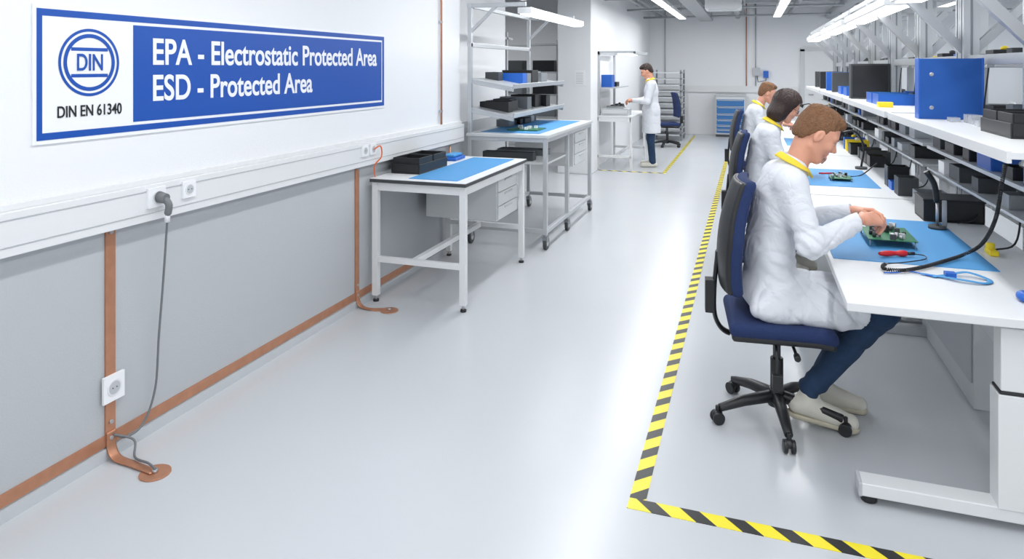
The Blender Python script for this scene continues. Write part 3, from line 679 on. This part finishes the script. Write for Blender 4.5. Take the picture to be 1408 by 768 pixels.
# ---------------------------------------------------------------- right workstations
def workstation(y0,near=False):
    y1=y0+2.40
    E=empty('assembly_workstation')
    b=B()
    b.box((.35,y0,.765),(1.27,y1,.80),'bench')
    for yy in(y0+.05,y1-.15):
        b.box((.86,yy,.08),(1.04,yy+.10,.50),'bench');b.box((.865,yy+.004,.50),(1.035,yy+.096,.512),'black');b.box((.87,yy+.008,.512),(1.03,yy+.092,.745),'bench')
        b.box((.42,yy+.01,.745),(1.22,yy+.09,.765),'frame')
        b.box((.40,yy+.005,.035),(1.24,yy+.095,.085),'bench')
        for x in(.44,1.2): b.cyl((x,yy+.05,0),(x,yy+.05,.036),.03,'black')
        b.box((.398,yy+.003,.033),(.412,yy+.097,.087),'edge')
    b.box((.92,y0+.15,.60),(.98,y1-.15,.70),'alu')
    b.done('workbench',bevel=.004,parent=E)
    b=B()
    for yy in(y0+1.15,y1-.03):
        for o in(-.05,.05):
            b.box((1.31,yy+o-.045,0),(1.40,yy+o+.045,2.52),'alu')
            b.box((1.306,yy+o-.008,.82),(1.311,yy+o+.008,2.5),'alud');b.box((1.348,yy+o-.0475,.82),(1.362,yy+o-.045,2.5),'alud')
        b.box((.93,yy-.02,2.20),(1.36,yy+.02,2.25),'alu')
        b.beam((1.34,yy,1.80),(.98,yy,2.20),.055,.055,'alu')
        b.beam((1.38,yy,1.80),(1.80,yy,2.24),.055,.055,'alu')
        b.box((1.36,yy-.02,2.24),(1.85,yy+.02,2.29),'alu')
    for z in(.16,.55,1.10,1.72,2.40): b.box((1.33,y0,z),(1.39,y1+.02,z+.06),'alu')
    b.box((.95,y0,2.25),(1.0,y1,2.29),'alu')
    b.box((.90,y0+.05,1.365),(1.36,y1-.03,1.39),'bench');b.box((.885,y0+.05,1.35),(.902,y1-.03,1.395),'bench')
    for yy in(y0+.1,y0+1.15,y1-.1): b.beam((1.36,yy,1.25),(.95,yy,1.352),.025,.03,'alu')
    b.box((1.12,y0+.05,1.16),(1.36,y1-.03,1.18),'alu');b.box((1.12,y0+.05,1.02),(1.36,y1-.03,1.035),'alu')
    for k in range(3):   # cables clipped to the frame
        ya=y0+.5+k*.62
        b.tube(smooth_path([(1.30,ya,1.70),(1.285,ya+.03,1.45),(1.29,ya+.06,1.2),(1.27,ya+.02,.98),(1.22,ya-.06,.84),(1.12,ya-.1,.812)],5),.005,'black',seg=6)
    b.done('shelf_frame',bevel=.003,parent=E)
    b=B();b.box((.89,y0+.1,2.14),(1.09,y1-.1,2.20),'bench');b.box((.91,y0+.13,2.13),(1.07,y1-.13,2.142),'tube');b.done('luminaire',bevel=.004,parent=E)
    clutter('parts_bin_row',1.14,1.34,y0+.4,y1-.1,1.18,6,0,.1,gap=.3);clutter('parts_bin_row',1.14,1.34,y0+.4,y1-.1,1.035,6,0,.09,['black','dark','edge','signw','alud'],gap=.35)
    clutter('parts_bin_row',1.02,1.26,y0+(2.15 if near else 1.6),y1-.05,.80,4,0,.13)
    if not near:
        clutter('parts_bin_row',.98,1.2,y0+.1,y0+.7,.80,4,0,.16,['black','bluep','yelp','dark'],gap=.15)
        b=B();x,y=.93,y0+1.45
        b.cyl((x,y,.80),(x,y,.82),.05,'dark');b.tube(smooth_path([(x,y,.82),(x+.02,y,1.0),(x-.05,y,1.13),(x-.16,y,1.12)],6),.009,'black');b.cyl((x-.16,y,1.13),(x-.19,y,1.09),.025,'black',r2=.04)
        b.done('fume_extractor_arm')
        b=B();x,y=.55,y0+1.0
        b.cyl((x,y,.806),(x+.10,y+.04,.806),.009,'red');b.tube(smooth_path([(x+.10,y+.04,.808),(x+.2,y-.1,.808),(x+.32,y,.81),(x+.45,y+.1,.9)],6),.005,'black',seg=6);b.done('hand_tool')
for i in range(4):
    workstation(2.93+2.44*i,near=i==0)
for i in range(4):
    y0=2.93+2.44*i;y1=y0+2.4
    E=empty('assembly_workstation')
    b=B();b.box((1.5,y0,.765),(2.3,y1,.8),'bench')
    for yy in(y0+.1,y1-.15): b.box((1.8,yy,.05),(1.95,yy+.1,.765),'bench');b.box((1.5,yy,0),(2.3,yy+.1,.05),'bench')
    b.done('workbench',bevel=.004,parent=E)
    clutter('parts_bin_row',1.55,1.95,y0+.1,y1-.1,.8,6,0,.3,gap=.2)
    b=B()
    for yy in(y0+.6,y1-.3):
        b.box((1.60,yy,.8),(1.66,yy+.06,2.4),'alu')
    for z in(1.3,1.7,2.35): b.box((1.5,y0+.05,z),(1.9,y1-.05,z+.02),'alu')
    b.done('shelf_frame',bevel=.003,parent=E)
    clutter('parts_bin_row',1.55,1.88,y0+.1,y1-.1,1.32,6,0,.16,gap=.3);clutter('parts_bin_row',1.55,1.88,y0+.1,y1-.1,1.72,6,0,.12,gap=.4)

def deskmat(x0,y0,x1,y1):simple('blue_work_mat',(x0,y0,.80),(x1,y1,.803),'mat')
deskmat(.37,3.58,1.04,4.6);deskmat(.40,5.75,.92,6.7);deskmat(.40,8.6,.9,9.5)
def board(x,y,z,w=.16,l=.2,n=16):
    b=B();b.box((x,y,z),(x+w,y+l,z+.003),'pcb')
    for i in range(n):
        a=random.uniform(x+.005,x+w-.035);c=random.uniform(y+.005,y+l-.035);h=random.uniform(.008,.04)
        if random.random()<.5: b.box((a,c,z+.003),(a+random.uniform(.01,.03),c+random.uniform(.01,.03),z+h),random.choice(['dark','edge','screen','black','signw']))
        else: b.cyl((a+.01,c+.01,z+.003),(a+.01,c+.01,z+h),.009,random.choice(['screen','dark','black']),seg=12)
    for cx in(x+.005,x+w-.015):
        for cy in(y+.005,y+l-.015): b.cyl((cx+.004,cy+.004,.803),(cx+.004,cy+.004,z),.004,'screen',seg=8)
    return b.done('circuit_board')
board(.56,3.86,.84,.22,.32,30);board(.60,6.0,.822);board(.56,8.9,.822)
b=B();b.tray((.96,4.62,.80),(1.27,4.86,.93),'black',.008,fill='dark');b.box((.955,4.615,.92),(1.275,4.865,.932),'black');b.done('parts_tray',bevel=.005)
path=smooth_path([(1.02,3.40,1.36),(1.00,3.42,1.22),(1.0,3.5,1.05),(1.0,3.68,.90),(.95,3.76,.825),(.84,3.64,.815),(.72,3.50,.813),(.63,3.42,.813),(.56,3.42,.813),(.575,3.50,.813),(.66,3.56,.813),(.76,3.64,.815),(.775,3.71,.815),(.735,3.725,.816)],26)
cum=0;hel=[];pts=path
for i,p in enumerate(pts[:-1]):
    seg=(pts[i+1]-p);L=seg.length;t=seg.normalized();n=Vector((0,0,1))-t*t.z
    n=n.normalized() if n.length>.1 else Vector((1,0,0));bb=t.cross(n)
    K=max(1,int(L/.0011))
    for k in range(K):
        s=cum+L*k/K;a=s/.0085*2*math.pi;r=.0065 if i<26*9 else .0
        hel.append(p+seg*(k/K)+(n*math.cos(a)+bb*math.sin(a))*r)
    cum+=L
b=B();b.tube(hel,.0028,'black',seg=5);b.done('coiled_cord')
b=B();b.cyl((.735,3.725,.818),(.70,3.712,.818),.008,'black');b.tube(smooth_path([(.70,3.712,.819),(.66,3.70,.819),(.62,3.685,.819),(.575,3.665,.819)],5),[.012,.014,.015,.015,.014,.012,.0105,.0105,.012,.013,.0135,.0135,.013,.012,.010,.006],'red',seg=12);b.done('hand_tool')
b=B();b.tube(smooth_path([(.74,3.385,.806),(.80,3.43,.806),(.88,3.45,.82),(.95,3.41,.806),(.92,3.35,.806),(.84,3.35,.812),(.76,3.40,.806),(.70,3.42,.806)],6),.011,'mat',seg=8,flat=.003,up=(0,0,1))
b.tube(smooth_path([(.74,3.39,.806),(.66,3.44,.806),(.60,3.40,.806),(.55,3.38,.806)],6),.003,'bluep');b.box((.79,3.40,.803),(.83,3.44,.822),'bluep');b.done('wrist_strap')
b=B();b.box((1.08,3.86,.80),(1.12,3.95,.825),'yelp');b.cyl((1.10,3.93,.80),(1.10,3.93,.85),.02,'yelp');b.done('yellow_gauge',bevel=.006)
b=B();b.sph((1.0,3.16,.82),.03,'bluep',sc=(1,1.4,.7));b.done('blue_mouse')
b=B();b.cyl((.985,4.42,.803),(.985,4.42,.82),.045,'dark');b.cyl((.985,4.42,.82),(.985,4.42,.95),.008,'screen');b.tube(smooth_path([(.985,4.42,.95),(.97,4.42,1.05),(.93,4.42,1.12)],5),.016,'black');b.cyl((1.02,4.42,.82),(1.02,4.42,.96),.012,'edge');b.done('soldering_stand')
b=B();b.box((.965,4.76,1.39),(1.30,4.86,1.755),'binder');b.box((.962,4.757,1.39),(.97,4.863,1.758),'bluep')
for z in(1.46,1.66):b.cyl((1.03,4.752,z),(1.03,4.762,z),.012,'screen')
b.box((1.29,4.757,1.39),(1.303,4.863,1.758),'bluep');b.done('file_box',bevel=.004)
b=B();b.box((.95,7.66,1.39),(1.30,7.80,1.74),'dark');b.box((.965,7.652,1.41),(1.285,7.662,1.725),'black');b.done('black_file_box',bevel=.006)
bins('parts_bin_set',1.07,3.55,1.39,.28,.42,.11,2)
b=B()
for i in range(10):
    x=1.04+random.uniform(0,.22);y=4.2+random.uniform(0,.4);b.box((x,y,1.39),(x+.05,y+.07,1.39+random.uniform(.02,.05)),'clear')
b.done('clear_component_packs')
b=B()
for x,y in((1.0,6.4),(1.0,6.75),(1.0,8.4),(1.0,8.9)): b.tray((x,y,1.39),(x+.28,y+.28,1.48),'bluep',.008,fill='yelp')
b.box((.95,6.05,1.39),(1.05,6.15,1.43),'yelp');b.done('blue_bins')
b=B()
for i,y in enumerate((9.6,10.3,11.2,12.0)):
    b.box((.98,y,1.39),(1.28,y+.1,1.39+.25),['dark','bluep','black','dark'][i])
b.done('file_boxes',bevel=.004)
b=B();b.box((1.0,3.4,.0),(1.24,3.46,.10),'alu')
b.beam((.62,5.0,.03),(1.25,5.0,.03),.06,.06,'alu');b.box((1.05,4.0,.0),(1.28,5.1,.5),'frame');b.box((1.04,4.02,.12),(1.05,5.08,.48),'edge')
b.done('under_bench_unit',bevel=.004)

# ---------------------------------------------------------------- people & chairs
chair((.12,3.58,0),math.radians(6))
seated('seated_technician',(.12,3.60,0),math.radians(10),'hairb','short',1.0,hp=.6)
chair((.10,6.15,0),math.radians(4),1.4)
seated('seated_technician',(.10,6.15,0),math.radians(8),'haird','bob',1.5,wsc=.9,glasses=True)
chair((.02,9.3,0),math.radians(4),1.6)
seated('seated_technician',(.02,9.3,0),math.radians(8),'hairb','short',1.7,hp=.3)
standing('standing_technician',(-1.62,12.05,0),math.radians(190),'haird')

# ---------------------------------------------------------------- world + camera
w=bpy.data.worlds.new('World');scene.world=w;w.use_nodes=True
w.node_tree.nodes['Background'].inputs[0].default_value=(.92,.96,1,1);w.node_tree.nodes['Background'].inputs[1].default_value=.74
cd=bpy.data.cameras.new('camera');cam=bpy.data.objects.new('camera',cd);scene.collection.objects.link(cam)
cd.sensor_fit='HORIZONTAL';cd.sensor_width=36;cd.lens=950/1408*36;cd.shift_y=-291/1408;cd.clip_start=.05
cam.location=(0,0,1.7);cam.rotation_euler=(math.radians(90),0,math.atan(328/950))
scene.camera=cam
